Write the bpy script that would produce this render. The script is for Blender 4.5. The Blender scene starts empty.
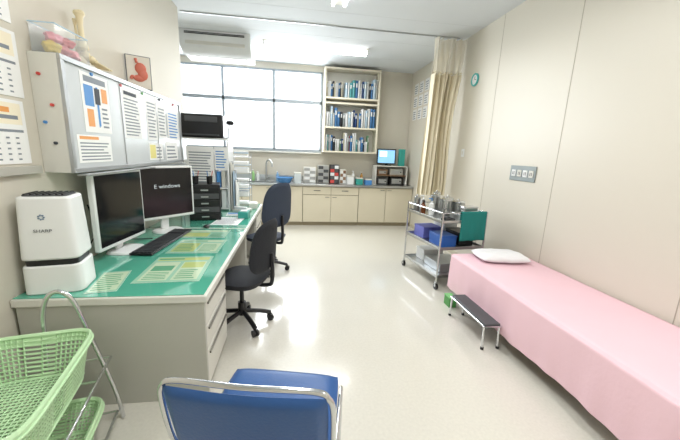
import bpy,bmesh,math,random
from mathutils import Vector,Matrix
random.seed(4)
COL=bpy.context.scene.collection
sin,cos,pi=math.sin,math.cos,math.pi
def lin(h):
    h=h.lstrip('#');o=[]
    for i in (0,2,4):
        v=int(h[i:i+2],16)/255; o.append(v/12.92 if v<=.04045 else ((v+.055)/1.055)**2.4)
    return o
MC={}
def mat(name,hx,rough=.5,metal=0,emit=0,var=.04,scale=6,bump=0,alpha=1,trans=0,coat=0):
    if name in MC: return MC[name]
    m=bpy.data.materials.new(name);m.use_nodes=True;nt=m.node_tree;b=nt.nodes['Principled BSDF']
    c=lin(hx)
    tc=nt.nodes.new('ShaderNodeTexCoord');nz=nt.nodes.new('ShaderNodeTexNoise');nz.inputs['Scale'].default_value=scale;nz.inputs['Detail'].default_value=3
    nt.links.new(tc.outputs['Object'],nz.inputs['Vector'])
    mx=nt.nodes.new('ShaderNodeMix');mx.data_type='RGBA'
    mx.inputs[6].default_value=[max(0,x*(1-var)) for x in c]+[1];mx.inputs[7].default_value=[min(1,x*(1+var)) for x in c]+[1]
    nt.links.new(nz.outputs['Fac'],mx.inputs[0]);nt.links.new(mx.outputs[2],b.inputs['Base Color'])
    b.inputs['Roughness'].default_value=rough;b.inputs['Metallic'].default_value=metal
    b.inputs['Alpha'].default_value=alpha;b.inputs['Transmission Weight'].default_value=trans;b.inputs['Coat Weight'].default_value=coat
    if emit:
        nt.links.new(mx.outputs[2],b.inputs['Emission Color']);b.inputs['Emission Strength'].default_value=emit
    if bump:
        bp=nt.nodes.new('ShaderNodeBump');bp.inputs['Strength'].default_value=bump;bp.inputs['Distance'].default_value=.01
        n2=nt.nodes.new('ShaderNodeTexNoise');n2.inputs['Scale'].default_value=scale*12;nt.links.new(tc.outputs['Object'],n2.inputs['Vector'])
        nt.links.new(n2.outputs['Fac'],bp.inputs['Height']);nt.links.new(bp.outputs[0],b.inputs['Normal'])
    MC[name]=m;return m
def props(o,label=None,cat=None,group=None,kind=None):
    if label:o['label']=label
    if cat:o['category']=cat
    if group:o['group']=group
    if kind:o['kind']=kind
def thing(name,label,cat,loc=(0,0,0),rz=0,group=None):
    e=bpy.data.objects.new(name,None);e.location=loc;e.rotation_euler=(0,0,math.radians(rz));e.empty_display_size=.05
    COL.objects.link(e);props(e,label,cat,group);return e
def FR(o,u,v):
    u=Vector(u).normalized();v=Vector(v).normalized();n=u.cross(v)
    M=Matrix.Identity(4)
    for i in range(3): M[i][0]=u[i];M[i][1]=v[i];M[i][2]=n[i];M[i][3]=o[i]
    return M
def catmull(p,k=6,closed=False):
    p=[Vector(q) for q in p];n=len(p);o=[]
    R=range(n) if closed else range(n-1)
    for i in R:
        a=p[(i-1)%n] if closed or i>0 else p[0];b=p[i];c=p[(i+1)%n];d=p[(i+2)%n] if closed or i+2<n else p[-1]
        for j in range(k):
            t=j/k;o.append(.5*((2*b)+(c-a)*t+(2*a-5*b+4*c-d)*t*t+(3*b-a-3*c+d)*t**3))
    if not closed:o.append(p[-1])
    return o
class B:
    def __init__(s,M=None): s.bm=bmesh.new();s.M=M
    def V(s,p):
        p=Vector(p); return s.bm.verts.new(s.M@p if s.M else p)
    def F(s,vs,m=0):
        try:
            f=s.bm.faces.new(vs);f.material_index=m;f.smooth=True;return f
        except ValueError: return None
    def box(s,x0,x1,y0,y1,z0,z1,m=0,M=None):
        v=[Vector((x,y,z)) for x in(x0,x1) for y in(y0,y1) for z in(z0,z1)]
        if M: v=[M@p for p in v]
        v=[s.V(p) for p in v]
        for f in ((0,1,3,2),(4,6,7,5),(0,4,5,1),(2,3,7,6),(0,2,6,4),(1,5,7,3)): s.F([v[i] for i in f],m)
        return s
    def cyl(s,p,q,r,r2=None,n=16,m=0):
        p,q=Vector(p),Vector(q);r2=r if r2 is None else r2;d=(q-p).normalized();a=d.orthogonal().normalized();b=d.cross(a)
        A=[s.V(p+(a*cos(2*pi*i/n)+b*sin(2*pi*i/n))*r) for i in range(n)];Bv=[s.V(q+(a*cos(2*pi*i/n)+b*sin(2*pi*i/n))*r2) for i in range(n)]
        for i in range(n): s.F([A[i],A[(i+1)%n],Bv[(i+1)%n],Bv[i]],m)
        s.F(A[::-1],m);s.F(Bv,m);return s
    def lathe(s,c,prof,n=24,m=0):
        c=Vector(c);R=[]
        for r,z in prof:
            R.append([s.V(c+Vector((max(r,.0004)*cos(2*pi*i/n),max(r,.0004)*sin(2*pi*i/n),z))) for i in range(n)])
        for a,b in zip(R,R[1:]):
            for i in range(n): s.F([a[i],a[(i+1)%n],b[(i+1)%n],b[i]],m)
        s.F(R[0][::-1],m);s.F(R[-1],m);return s
    def sph(s,c,r,m=0,n=16,e=1.0):
        if not hasattr(r,'__len__'): r=(r,r,r)
        c=Vector(c);sp=lambda x:math.copysign(abs(x)**e,x);R=[]
        for j in range(1,n):
            t=pi*j/n-pi/2
            R.append([s.V(c+Vector((r[0]*sp(cos(t))*sp(cos(2*pi*i/n)),r[1]*sp(cos(t))*sp(sin(2*pi*i/n)),r[2]*sp(sin(t))))) for i in range(n)])
        for a,b in zip(R,R[1:]):
            for i in range(n): s.F([a[i],a[(i+1)%n],b[(i+1)%n],b[i]],m)
        s.F(R[0][::-1],m);s.F(R[-1],m);return s
    def tube(s,pts,r,n=10,closed=False,m=0,k=6):
        P=catmull(pts,k,closed) if k else [Vector(p) for p in pts];N=len(P);R=[];a=None
        for i in range(N):
            t=(P[(i+1)%N]-P[i-1]) if closed or 0<i<N-1 else (P[1]-P[0] if i==0 else P[-1]-P[-2])
            t.normalize()
            a=t.orthogonal() if a is None else a-t*a.dot(t)
            a.normalize();b=t.cross(a)
            R.append([s.V(P[i]+(a*cos(2*pi*j/n)+b*sin(2*pi*j/n))*r) for j in range(n)])
        for i in range(N if closed else N-1):
            A,Bv=R[i],R[(i+1)%N]
            for j in range(n): s.F([A[j],A[(j+1)%n],Bv[(j+1)%n],Bv[j]],m)
        if not closed: s.F(R[0][::-1],m);s.F(R[-1],m)
        return s
    def grid(s,fn,nu,nv,m=0,closeu=False):
        G=[[s.V(fn(i/nu,j/nv)) for j in range(nv+1)] for i in range(nu+(0 if closeu else 1))]
        for i in range(nu):
            for j in range(nv):
                a,b=G[i],G[(i+1)%len(G)]
                s.F([a[j],b[j],b[j+1],a[j+1]],m)
        return s
    def rect(s,x0,x1,y0,y1,z=0,m=0):
        s.F([s.V((x0,y0,z)),s.V((x1,y0,z)),s.V((x1,y1,z)),s.V((x0,y1,z))],m);return s
    def done(s,name,parent=None,mats=(),bevel=0,loc=(0,0,0),rz=0,label=None,cat=None,group=None,kind=None,sub=0,solid=0,wire=0,seg=2,recalc=True,ang=38):
        if recalc: bmesh.ops.recalc_face_normals(s.bm,faces=s.bm.faces)
        me=bpy.data.meshes.new(name);s.bm.to_mesh(me);s.bm.free()
        if not hasattr(mats,'__len__'): mats=[mats]
        for m in mats: me.materials.append(m)
        me.set_sharp_from_angle(angle=math.radians(ang))
        o=bpy.data.objects.new(name,me);COL.objects.link(o);o.location=loc;o.rotation_euler=(0,0,math.radians(rz))
        if parent:o.parent=parent
        props(o,label,cat,group,kind)
        if wire:
            w=o.modifiers.new('w','WIREFRAME');w.thickness=wire;w.use_replace=True;w.use_even_offset=False
        if solid:
            w=o.modifiers.new('s','SOLIDIFY');w.thickness=solid;w.offset=0
        if bevel:
            w=o.modifiers.new('b','BEVEL');w.width=bevel;w.segments=seg;w.limit_method='ANGLE';w.angle_limit=math.radians(40)
        return o
def text(body,parent,M,size,m,name='printed_text',align='CENTER',sx=1):
    cu=bpy.data.curves.new('t','FONT');cu.body=body;cu.size=size;cu.align_x=align;cu.align_y='CENTER';cu.extrude=.0004
    t=bpy.data.objects.new('t',cu);COL.objects.link(t)
    me=bpy.data.meshes.new_from_object(t.evaluated_get(bpy.context.evaluated_depsgraph_get()))
    bpy.data.objects.remove(t)
    me.transform(M@Matrix.Diagonal((sx,1,1,1)));me.materials.clear();me.materials.append(m)
    o=bpy.data.objects.new(name,me);COL.objects.link(o);o.parent=parent;return o
def sheet(name,M,w,h,blocks,mats,label=None,cat=None,parent=None,t=.002,group=None):
    """flat printed sheet; M puts its lower-left corner, printed marks lie on its face"""
    b=B();b.box(0,w,0,h,0,t,0);z=t+.0004
    for x0,y0,x1,y1,m in blocks:
        b.rect(x0*w,x1*w,y0*h,y1*h,z,m);z+=.00004 if len(blocks)>24 else .0001
    o=b.done(name,parent,mats,label=label,cat=cat,group=group,recalc=False);o.matrix_local=M
    return o
# ---------------- materials
wallL=mat('wall_paint_beige','d5d0c3',.7,var=.02,scale=2)
wallR=mat('wall_panel_cream','dad5c8',.4,var=.015,scale=1.5)
wallB=mat('wall_paint_back','d3cec1',.7,var=.02)
ceilm=mat('ceiling_paint','dfe4e8',.8,var=.012,scale=3)
white=mat('white_plastic','eceeee',.35,var=.02)
offw=mat('offwhite_metal','dcdbd3',.4,var=.02)
grey=mat('grey_metal','b9b8af',.45,var=.03)
dgrey=mat('dark_grey_plastic','4b4d50',.5)
black=mat('black_plastic','15161a',.35,var=.1)
blackg=mat('screen_glass','0b0c10',.12,var=.05)
chrome=mat('chrome','d8dadd',.12,1,var=.02)
steel=mat('stainless_steel','c2c4c4',.28,1,var=.05,scale=12)
alu=mat('aluminium','b6b9bb',.35,.8,var=.03)
cream=mat('cream_laminate','e0d8c2',.4,var=.02)
creamp=mat('cream_bookcase','e6e0cd',.4,var=.02)
creamd=mat('cream_shadow_gap','a89d84',.5,var=.02)
handle=mat('handle_steel','8f8d84',.3,.8)
paper=mat('paper','f2f3f2',.7,var=.02);ink=mat('ink_grey','868d96',.7);inkd=mat('ink_dark','3a3f48',.7)
blue=mat('print_blue','4f8fd0',.6);orange=mat('print_orange','e8a05a',.6);red=mat('print_red','cf4b45',.5);green=mat('print_green','7cbf7a',.6);yell=mat('print_yellow','e6dc8a',.6);pink=mat('print_pink','eb9fae',.6)
teal=mat('teal_cloth','1f7f7a',.85,bump=.3);tealp=mat('teal_plastic','3aa79c',.4)
navy=mat('navy_vinyl','2a5794',.4,var=.06,bump=.1,scale=8)
chairb=mat('chair_fabric_black','1d2027',.8,bump=.3);chairn=mat('chair_fabric_navy','343d4e',.8,bump=.3)
matg=mat('green_desk_mat','58b69c',.07,var=.06,scale=3,coat=1)
ltgreen=mat('light_green_plastic','c2e5b7',.4,var=.03)
pinks=mat('pink_sheet','efcad4',.85,var=.03,scale=3,bump=.12)
linen=mat('white_linen','f0f0f3',.85,bump=.15)
curt=mat('curtain_fabric','efe6cc',.9,var=.03,bump=.15);net=mat('curtain_net','f2ebd8',.9,alpha=.6)
lampm=mat('lamp_tube','ffffff',.4,emit=7,var=0)
bone=mat('bone_plastic','ecdfba',.5);wood=mat('brown_wood','8a6a4e',.5)
XL,XR,ZC,YB,YE=-1.52,2.57,3.31,7.19,4.85
Y0=-1.6
def st(b,name,m,bevel=0): return b.done(name,None,m,kind='structure',bevel=bevel)
st(B().box(-3.2,XR+.1,Y0-.1,YB+.1,-.1,0),'floor',mat('vinyl_floor','d8d5cb',.17,var=.09,scale=55,coat=.35))
st(B().box(-3.2,XR+.1,Y0-.1,YB+.1,ZC,ZC+.1),'ceiling',ceilm)
st(B().box(XL-.12,XL,Y0,YE,0,ZC),'wall_left',wallL)
st(B().box(-3.3,-3.2,Y0,YB+.1,0,ZC),'wall_recess',wallL)
st(B().box(XR,XR+.1,Y0,YB+.1,0,ZC),'wall_right',wallR)
st(B().box(-3.2,XR,Y0-.1,Y0,0,ZC),'wall_front',wallL)
WX0,WX1,WZ0,WZ1=-2.45,.58,1.56,3.17
st(B().box(-3.2,XR,YB,YB+.15,0,WZ0).box(-3.2,XR,YB,YB+.15,WZ1,ZC).box(-3.2,WX0,YB,YB+.15,WZ0,WZ1).box(WX1,XR,YB,YB+.15,WZ0,WZ1),'wall_back',wallB)
seam=mat('seam_shadow','afa899',.7)
i=1
for y in (.4,1.63,2.86,4.04,5.3):
    st(B().box(XR-.0015,XR,y-.003,y+.003,0.08,ZC),'trim_%d'%i,seam);i+=1
for y in (0.9,1.8,2.7,3.6,4.5,5.4,6.3):
    st(B().box(-3.2,XR,y-.002,y+.002,ZC-.001,ZC),'trim_%d'%i,mat('ceiling_seam','ccd1d3',.8));i+=1
st(B().box(XR-.008,XR,Y0,YB,0,.07),'baseboard_right',mat('baseboard','c9c2ae',.5))
st(B().box(XL,XL+.008,Y0,YE,0,.07),'baseboard_left',mat('baseboard','c9c2ae',.5))
wf=mat('window_frame','969ea5',.5,.1)
b=B();y0,y1=YB-.02,YB+.1
b.box(WX0,WX1,y0,y1,WZ0-.03,WZ0+.03).box(WX0,WX1,y0,y1,WZ1-.02,WZ1+.02).box(WX0,WX1,y0,y1,2.535,2.605).box(WX0-.02,WX0+.03,y0,y1,WZ0,WZ1).box(WX1-.04,WX1+.01,y0,y1,WZ0,WZ1)
b.box(-1.485,-1.435,y0,y1,WZ0,WZ1)
b.box(-.46,-.41,y0,y1,WZ0,WZ1)
st(b,'window_1',wf,.004)
st(B().box(WX0,WX1,YB-.08,YB,WZ0-.06,WZ0-.03),'trim_%d'%i,offw,.004);i+=1
# ---------------- desks
def desk(y0,y1,pedn,label):
    L=y1-y0;e=thing('office_desk',label,'desk',(-1.01,y0,0))
    B().box(-.505,.51,0,L,.655,.70).done('desktop',e,[offw],.006)
    B().box(-.49,.49,.01,.035,0.0,.655).done('side_panel',e,[grey],.003)
    B().box(-.49,.49,L-.035,L-.01,0.0,.655).done('side_panel',e,[grey],.003)
    B().box(-.44,-.42,.035,L-.035,.15,.655).done('back_panel',e,[grey])
    a,c=(.036,.62) if pedn else (L-.62,L-.036)
    B().box(-.15,.455,a,c,.04,.654).done('pedestal',e,[grey],.004)
    for z0,z1 in ((.06,.30),(.31,.47),(.48,.64)):
        d=B().box(.456,.485,a+.01,c-.01,z0,z1).done('drawer',e,[offw],.004)
        B().box(.486,.496,a+.05,c-.05,z1-.035,z1-.02).done('handle',d,[handle],.002)
    if pedn: B().box(-.1,.455,c+.02,L-.65,.59,.65).done('drawer',e,[offw],.004)
    return e
desk(1.81,3.46,True,'grey steel office desk with a green glossy mat, beside the wall')
desk(3.48,5.15,False,'grey steel office desk continuing past the printer rack')
B().box(-.5,.49,0,1.62,0,.005).done('desk_mat',None,[matg],.001,loc=(-1.01,1.825,.7005),label='teal-green glossy desk mat on the near desk',cat='desk mat')
B().box(-.5,.49,0,1.62,0,.005).done('desk_mat',None,[matg],.001,loc=(-1.01,3.5,.7005),label='teal-green glossy desk mat under the trays and rack',cat='desk mat')
lg=mat('pale_green_paper','a9d8bd',.15,coat=.8);lg2=mat('pale_green_panel','d3e8c8',.15,coat=.8);yg=mat('yellow_green_panel','c9d98c',.15,coat=.8);gk=mat('green_print','6fb58f',.2,coat=.8)
pm=[paper,ink,green,yell,orange,blue,inkd,pink,lg,mat('pale_warm','f3ead2',.6),lg2,yg,gk]
def textlines(x0,x1,y0,y1,n,m=1,gap=.4):
    o=[]
    for k in range(n):
        h=(y1-y0)/n;yy=y1-(k+1)*h
        o.append((x0,yy,x1-(random.random()*.25*(x1-x0)),yy+h*gap,m))
    return o
def flat(x,y,w,h,rz,blocks,label,z=.7062):
    sheet('printed_sheet',Matrix.Translation((x,y,z))@Matrix.Rotation(math.radians(rz),4,'Z'),w,h,blocks,pm,label,'paper',t=.001)
flat(-1.0,2.0,.40,.5,3,[(.0,.0,1,1,8),(.05,.82,.95,.95,11),(.06,.86,.5,.92,12),(.06,.06,.48,.75,10),(.54,.06,.94,.75,10),(.56,.5,.92,.73,11),(.1,.4,.44,.6,12)]+textlines(.1,.45,.1,.38,5,12)+textlines(.58,.9,.1,.46,5,12),'pale green printed chart sheet under the desk mat')
flat(-1.02,2.6,.40,.4,0,[(.0,.0,1,1,8),(.05,.8,.95,.95,10),(.08,.84,.6,.91,12),(.06,.1,.5,.7,11),(.55,.1,.94,.7,10)]+textlines(.58,.9,.14,.66,6,12)+textlines(.1,.46,.14,.66,5,12),'green and yellow printed schedule sheet')
flat(-1.08,3.08,.42,.3,0,[(.0,.0,1,1,8),(.05,.7,.95,.93,10),(.05,.1,.6,.6,11)]+textlines(.64,.95,.1,.6,5,12),'green-tinted printed table sheet under the mat')
flat(-1.18,1.86,.16,.34,12,[(.0,.0,1,1,8),(.06,.06,.94,.94,10)]+textlines(.1,.9,.1,.9,8,12),'pale green sheet lying beside the air purifier')
flat(-.93,3.62,.3,.42,-4,textlines(.08,.92,.1,.92,9,1),'white printed form on the desk')
flat(-.86,4.12,.22,.22,5,[(.05,.6,.95,.95,5)]+textlines(.08,.92,.08,.5,5,1),'blue and white leaflet on the far desk')
# ---------------- air purifier
e=thing('air_purifier','white boxy air purifier with a black intake grille, on the desk','air purifier',(-1.36,1.985,.706),12)
def rbox(w,d,z0,z1,w2=None,d2=None,ex=.28,n=48):
    w2=w2 or w;d2=d2 or d
    def f(t,W,D):
        sp=lambda x:math.copysign(abs(x)**ex,x);return W/2*sp(cos(t)),D/2*sp(sin(t))
    b=B()
    lo=[b.V((*f(2*pi*i/n,w,d),z0)) for i in range(n)];hi=[b.V((*f(2*pi*i/n,w2,d2),z1)) for i in range(n)]
    for i in range(n): b.F([lo[i],lo[(i+1)%n],hi[(i+1)%n],hi[i]])
    b.F(lo[::-1]);b.F(hi);return b
rbox(.275,.235,0,.165,.27,.23).done('lower_body',e,[white],.008)
rbox(.245,.205,.16,.20).done('intake_grille',e,[black])
rbox(.27,.23,.198,.55,.24,.2).done('upper_body',e,[white],.012)
rbox(.2,.16,.545,.557).done('outlet_grille',e,[dgrey])
for k in range(7): B().box(-.09+k*.028,-.08+k*.028,-.07,.07,.555,.563).done('louver',e,[black])
bl=mat('logo_blue','7f93a8',.4);lgk=mat('logo_black','66696d',.5)
text('SHARP',e,FR((-.01,-.1125,.365),(1,0,0),(0,.045,1)),.024,lgk,sx=1.15)
b=B()
for k in range(7): 
    a=2*pi*k/7; b.cyl((.012*cos(a)-.01,-.1,.44+.012*sin(a)),(.012*cos(a)-.01,-.1085,.44+.012*sin(a)),.0045,n=10)
b.done('logo',e,[bl])
# ---------------- monitors
def monitor(loc,rz,w,h,z0,txt=None,label=''):
    e=thing('computer_monitor',label,'monitor',loc,rz)
    B().box(-w/2,w/2,0,.04,z0,z0+h).done('housing',e,[white],.008)
    B().box(-w/2+.3*w,w/2-.3*w,.04,.07,z0+.12,z0+h-.12).done('rear_cover',e,[white],.01)
    s=B().box(-w/2+.02,w/2-.02,-.003,.002,z0+.03,z0+h-.02).done('screen',e,[blackg])
    B().box(-.04,.04,.042,.072,.015,z0+.2).done('stand_neck',e,[white],.01)
    rbox(.28,.22,0,.018,.26,.2,.6).done('stand_base',e,[white],.004)
    if txt: text(txt,s,FR((.02,-.0045,z0+h*.62),(1,0,0),(0,0,1)),.055,mat('screen_text','c8d0d6',.5,emit=.2),sx=1.1)
    return e
monitor((-1.345,2.69,.706),85,.60,.57,.07,None,'white-framed flat monitor with a dark blank screen, beside the air purifier')
monitor((-1.26,3.34,.706),50,.60,.52,.13,'E windows','white-framed flat monitor showing small white text')
b=B().tube([(-1.46,2.55,.9),(-1.49,2.45,.78),(-1.45,2.38,.718),(-1.37,2.3,.712),(-1.4,2.2,.714),(-1.49,2.25,.72)],.005,n=6)
b.done('power_cable',None,[black],label='black power cable trailing behind the monitor',cat='cable')
b=B().tube([(-1.5,2.3,.96),(-1.47,2.36,.86),(-1.5,2.42,.76),(-1.46,2.3,.713)],.006,n=6)
b.done('power_cable',None,[black],label='hanging black cable against the wall behind the monitor',cat='cable')
b=B().tube([(-1.27,3.0,.72),(-1.42,2.98,.72),(-1.47,2.8,.8),(-1.5,2.62,.95),(-1.51,2.55,1.1)],.005,n=6)
b.done('power_cable',None,[black],label='thin black cable running up from the keyboard',cat='cable')
# keyboard
e=thing('keyboard','black computer keyboard lying in front of the monitors','keyboard',(-1.14,2.93,.7085),86)
B().box(-.40,.40,-.08,.09,0,.02).done('keyboard_body',e,[black],.006)
b=B()
for r in range(5):
    for k in range(19):
        if k in(14,): continue
        if r==0 and 3<k<9: continue
        b.box(-.385+k*.0405,-.385+k*.0405+.034,-.07+r*.03,-.07+r*.03+.025,.02,.028)
b.box(-.385+.0405*4,-.385+.0405*9-.006,-.07,-.045,.02,.028)
b.done('key_caps',e,[mat('key_black','303237',.45)],kind='stuff')
e=thing('computer_mouse','small black computer mouse on the desk mat','mouse',(-.93,3.5,.7062),80)
B().sph((0,0,.014),(.05,.03,.014),e=.8).done('mouse_body',e,[black]);B().cyl((.015,0,.024),(.03,0,.022),.004).done('scroll_wheel',e,[dgrey])
# letter tray drawers
e=thing('desktop_drawer_unit','black stacked letter-drawer unit holding pens on top','drawer unit',(-1.06,4.0,.7062),12)
B().box(-.17,.17,-.155,.16,0,.42).done('drawer_case',e,[black],.006)
for k in range(5):
    d=B().box(-.155,.155,-.172,-.157,.02+k*.078,.085+k*.078).done('drawer',e,[dgrey if k%2 else black],.004)
    B().box(-.04,.04,-.18,-.173,.04+k*.078,.055+k*.078).done('handle',d,[alu])
for dx,l in ((-.05,'small black pen cup with pens standing in it'),(.1,'short pen cup holding coloured markers')):
    e=thing('pen_cup',l,'pen holder',(-1.1+dx,3.96+dx*.2,1.127))
    B().lathe((0,0,0),[(.03,0),(.035,.09),(.032,.09),(.028,.005)]).done('cup',e,[black])
    for k,(x,y,m) in enumerate(((.01,.01,red),(-.01,.005,blue),(.0,-.012,white))): B().cyl((x,y,.01),(x*3,y*3,.15),.004,n=8).done('pen',e,[m])
# desk rack
pblue=mat('pale_blue_plastic','b9cfe2',.5)
e=thing('desktop_rack','white metal desktop rack stuffed with white papers','rack',(-1.18,4.62,.7062))
B().box(-.33,-.31,-.14,.2,0,.97).done('side_panel',e,[white],.003);B().box(.29,.31,-.14,.2,0,.97).done('side_panel',e,[white],.003)
for z in (.02,.3,.6,.95): B().box(-.31,.29,-.14,.2,z,z+.015).done('shelf',e,[white],.002)
for k in range(9): 
    x=-.29+k*.062
    B().box(x,x+.045,-.12,.1,.317,.317+random.uniform(.2,.27)).done('file_folder',e,[(white,paper,blue,offw,pblue)[k%5]],.002)
for k in range(8):
    x=-.29+k*.07
    B().box(x,x+.055,-.125,.1,.037,.037+random.uniform(.2,.25)).done('file_folder',e,[(paper,dgrey,white,tealp,paper)[k%5]],.002)
for k in range(3):
    B().box(-.28+.19*k,-.12+.19*k,-.12,.12,.617,.617+.06+.07*k).done('paper_stack',e,[paper],.002)
sheet('posted_notice',FR((-1.40,4.484,1.06),(1,0,0),(0,0,1)),.34,.5,textlines(.08,.92,.06,.9,12,1),pm,'white printed notice taped to the rack front','paper',t=.006)
sheet('posted_notice',FR((-1.05,4.484,1.26),(1,0,0),(0,0,1)),.17,.3,textlines(.1,.9,.1,.9,7,5),pm,'small white and blue notice taped to the rack','paper',t=.006)
e=thing('clipboard_stack','stack of clipboards and white papers leaning on the rack side','clipboard',(-.855,4.6,.7062))
for k in range(3):
    B().box(.0+k*.03,.012+k*.03,-.1,.12,.0,.66-.12*k).done('clipboard_panel',e,[(offw,pblue,paper)[k]],.003);B().box(.0+k*.03,.02+k*.03,-.03,.05,.63-.12*k,.67-.12*k).done('clip',e,[alu])
e=thing('letter_tray_tower','tall white letter tray tower filled with papers at the desk end','tray',(-.78,4.97,.7062))
for xx in (-.13,.12):
    for yy in (-.12,.11): B().box(xx,xx+.01,yy,yy+.01,0,.78).done('upright',e,[alu])
for k in range(7):
    t=B().box(-.12,.12,-.12,.12,.03+k*.115,.04+k*.115).done('letter_tray',e,[(white,offw,pblue)[k%3]],.002)
    if k<6: B().box(-.105,.105,-.125,.1,.041+k*.115,.06+.025*((k*2)%3)+k*.115).done('paper_pile',t,[paper],.002)
e=thing('paper_stack','loose stack of white papers on top of the letter tray tower','paper',(-.78,4.95,1.447),7)
for k in range(4): B(Matrix.Rotation(.09*(k-1.5),4,'Z')).box(-.1,.1,-.1,.1,.0+k*.018,.017+k*.018).done('paper_bundle',e,[(paper,offw,pblue,paper)[k]],.001)
e=thing('printer','black desktop printer sitting on the white rack','printer',(-1.2,4.66,1.672))
B().box(-.29,.27,-.17,.2,0,.30).done('printer_body',e,[black],.02,seg=3)
B().box(-.2,.2,-.18,-.165,.2,.27).done('control_panel',e,[dgrey],.004)
B().box(-.22,.22,-.25,-.165,.03,.045).done('paper_tray',e,[dgrey],.004)
e=thing('webcam','small black device clipped beside the printer on the rack','device',(-.89,4.6,1.672))
B().box(-.018,.018,-.03,.03,0,.02).done('device_base',e,[black],.004);B().cyl((0,0,.02),(.02,0,.2),.006).done('device_stem',e,[black]);B().sph((.03,0,.21),(.05,.03,.028),e=.7).done('device_head',e,[black])
e=thing('desk_telephone','white desk telephone with handset on the far desk','telephone',(-.70,4.45,.7062),70)
B().box(-.09,.09,-.1,.1,0,.04).done('phone_base',e,[offw],.008);B().box(-.08,-.03,-.095,.095,.045,.075).done('handset',e,[white],.01)
for r in range(4):
    for k in range(3): B().box(.0+k*.025,.018+k*.025,-.05+r*.03,-.03+r*.03,.04,.046).done('key',e,[dgrey])
for x,y,m,l in ((-.62,4.05,tealp,'teal tissue box on the desk'),(-.59,4.72,offw,'white plastic box on the desk')):
    e=thing('storage_box',l,'box',(x,y,.7062),random.uniform(-8,8));B().box(-.06,.06,-.09,.09,0,.08).done('box_body',e,[m],.006);B().box(-.04,.04,-.05,.05,.08,.09).done('box_opening',e,[paper],.004)
# ---------------- wall board
YW=2.2
e=thing('wall_notice_board','grey metal wall board with magnets and posted papers','notice board',(XL,YW,1.36))
B().box(.0,.15,0,2.0,0,.69).done('board_case',e,[offw],.004)
B().box(.151,.158,.03,1.97,.03,.66).done('writing_surface',e,[mat('board_surface','ccd1d4',.25)])
b=B()
for a in ((.151,.172,0,2.0,0,.03),(.151,.172,0,2.0,.66,.69),(.151,.172,0,.03,.03,.66),(.151,.172,1.97,2.0,.03,.66)): b.box(*a)
b.box(.151,.164,.66,.672,.03,.66).box(.151,.164,1.32,1.332,.03,.66)
b.done('board_frame',e,[alu],.002)
B().box(.151,.21,.05,1.95,-.02,-.008).done('pen_ledge',e,[alu],.002)
for k,(x,z) in enumerate(((.05,.57),(.1,.4),(.05,.3),(.09,.18))):
    B().cyl((x,0,z),(x,-.012,z),.009).done('magnet',e,[(red,red,blue,inkd)[k]])
for k in range(5): B().cyl((.159,.3+k*.37,.64),(.17,.3+k*.37,.64),.011).done('magnet',e,[(blue,red,green,inkd,red)[k]])
def bp(y0,y1,z0,z1,bl,l):
    sheet('posted_notice',FR((-1.362,y0,z0),(0,1,0),(0,0,1)),y1-y0,z1-z0,bl,pm,l,'paper')
bp(2.38,2.69,1.62,2.0,[(.1,.85,.9,.95,1),(.08,.45,.4,.8,5),(.12,.1,.35,.4,4),(.5,.12,.58,.8,5),(.44,.5,.64,.78,6),(.5,.1,.54,.5,5),(.7,.55,.92,.8,4)]+textlines(.66,.92,.1,.5,5,1),'health poster with blue figure and orange blocks on the board')
bp(2.28,2.66,1.42,1.60,textlines(.06,.94,.08,.8,6,1)+[(.06,.84,.6,.95,4)],'white text sheet with an orange heading on the board')
bp(2.88,3.18,1.60,1.99,textlines(.08,.92,.06,.85,12,1)+[(.1,.88,.8,.95,6)],'white typed list pinned on the board')
bp(3.3,3.52,1.60,2.01,textlines(.08,.92,.06,.88,11,1),'large white typed notice on the board')
bp(3.55,3.75,1.63,1.98,textlines(.08,.92,.06,.88,9,1),'white typed notice sheet beside the large notice on the board')
bp(3.8,4.12,1.62,1.95,textlines(.08,.92,.06,.9,9,5),'white notice with blue lines on the board')
bp(3.3,3.62,1.41,1.57,[(.05,.1,.45,.9,3)]+textlines(.5,.95,.1,.9,4,1),'small white and yellow card on the board')
bp(3.7,4.05,1.40,1.59,textlines(.08,.92,.1,.9,4,1),'small white typed card on the board')
bxY=2.37
e=thing('clear_display_box','clear plastic box holding pink and yellow organ models','box',(-1.435,bxY,2.052))
b=B();b.box(-.065,.065,-.15,.15,0,.005).box(-.068,-.064,-.15,.15,0,.16).box(.064,.068,-.15,.15,0,.16).box(-.065,.065,-.152,-.148,0,.16).box(-.065,.065,.148,.152,0,.16)
b.done('box_walls',e,[mat('clear_plastic','e4f0f6',.1,alpha=.14)])
B().tube([(-.067,-.151,.16),(.067,-.151,.16),(.067,.151,.16),(-.067,.151,.16)],.004,closed=True,k=1,n=6).done('rim',e,[mat('blue_rim','b8d2e4',.3)])
def lump(r,ph):
    b=B();n=20
    def f(u,v):
        a=2*pi*u;t=pi*(v-.5)*.998;k=1+.16*sin(3*a+ph)*cos(t)+.12*sin(5*t+ph)+.08*sin(7*a+3*t)
        return (r[0]*k*cos(t)*cos(a),r[1]*k*cos(t)*sin(a),r[2]*k*sin(t))
    b.grid(f,28,n,closeu=True);return b
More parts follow.
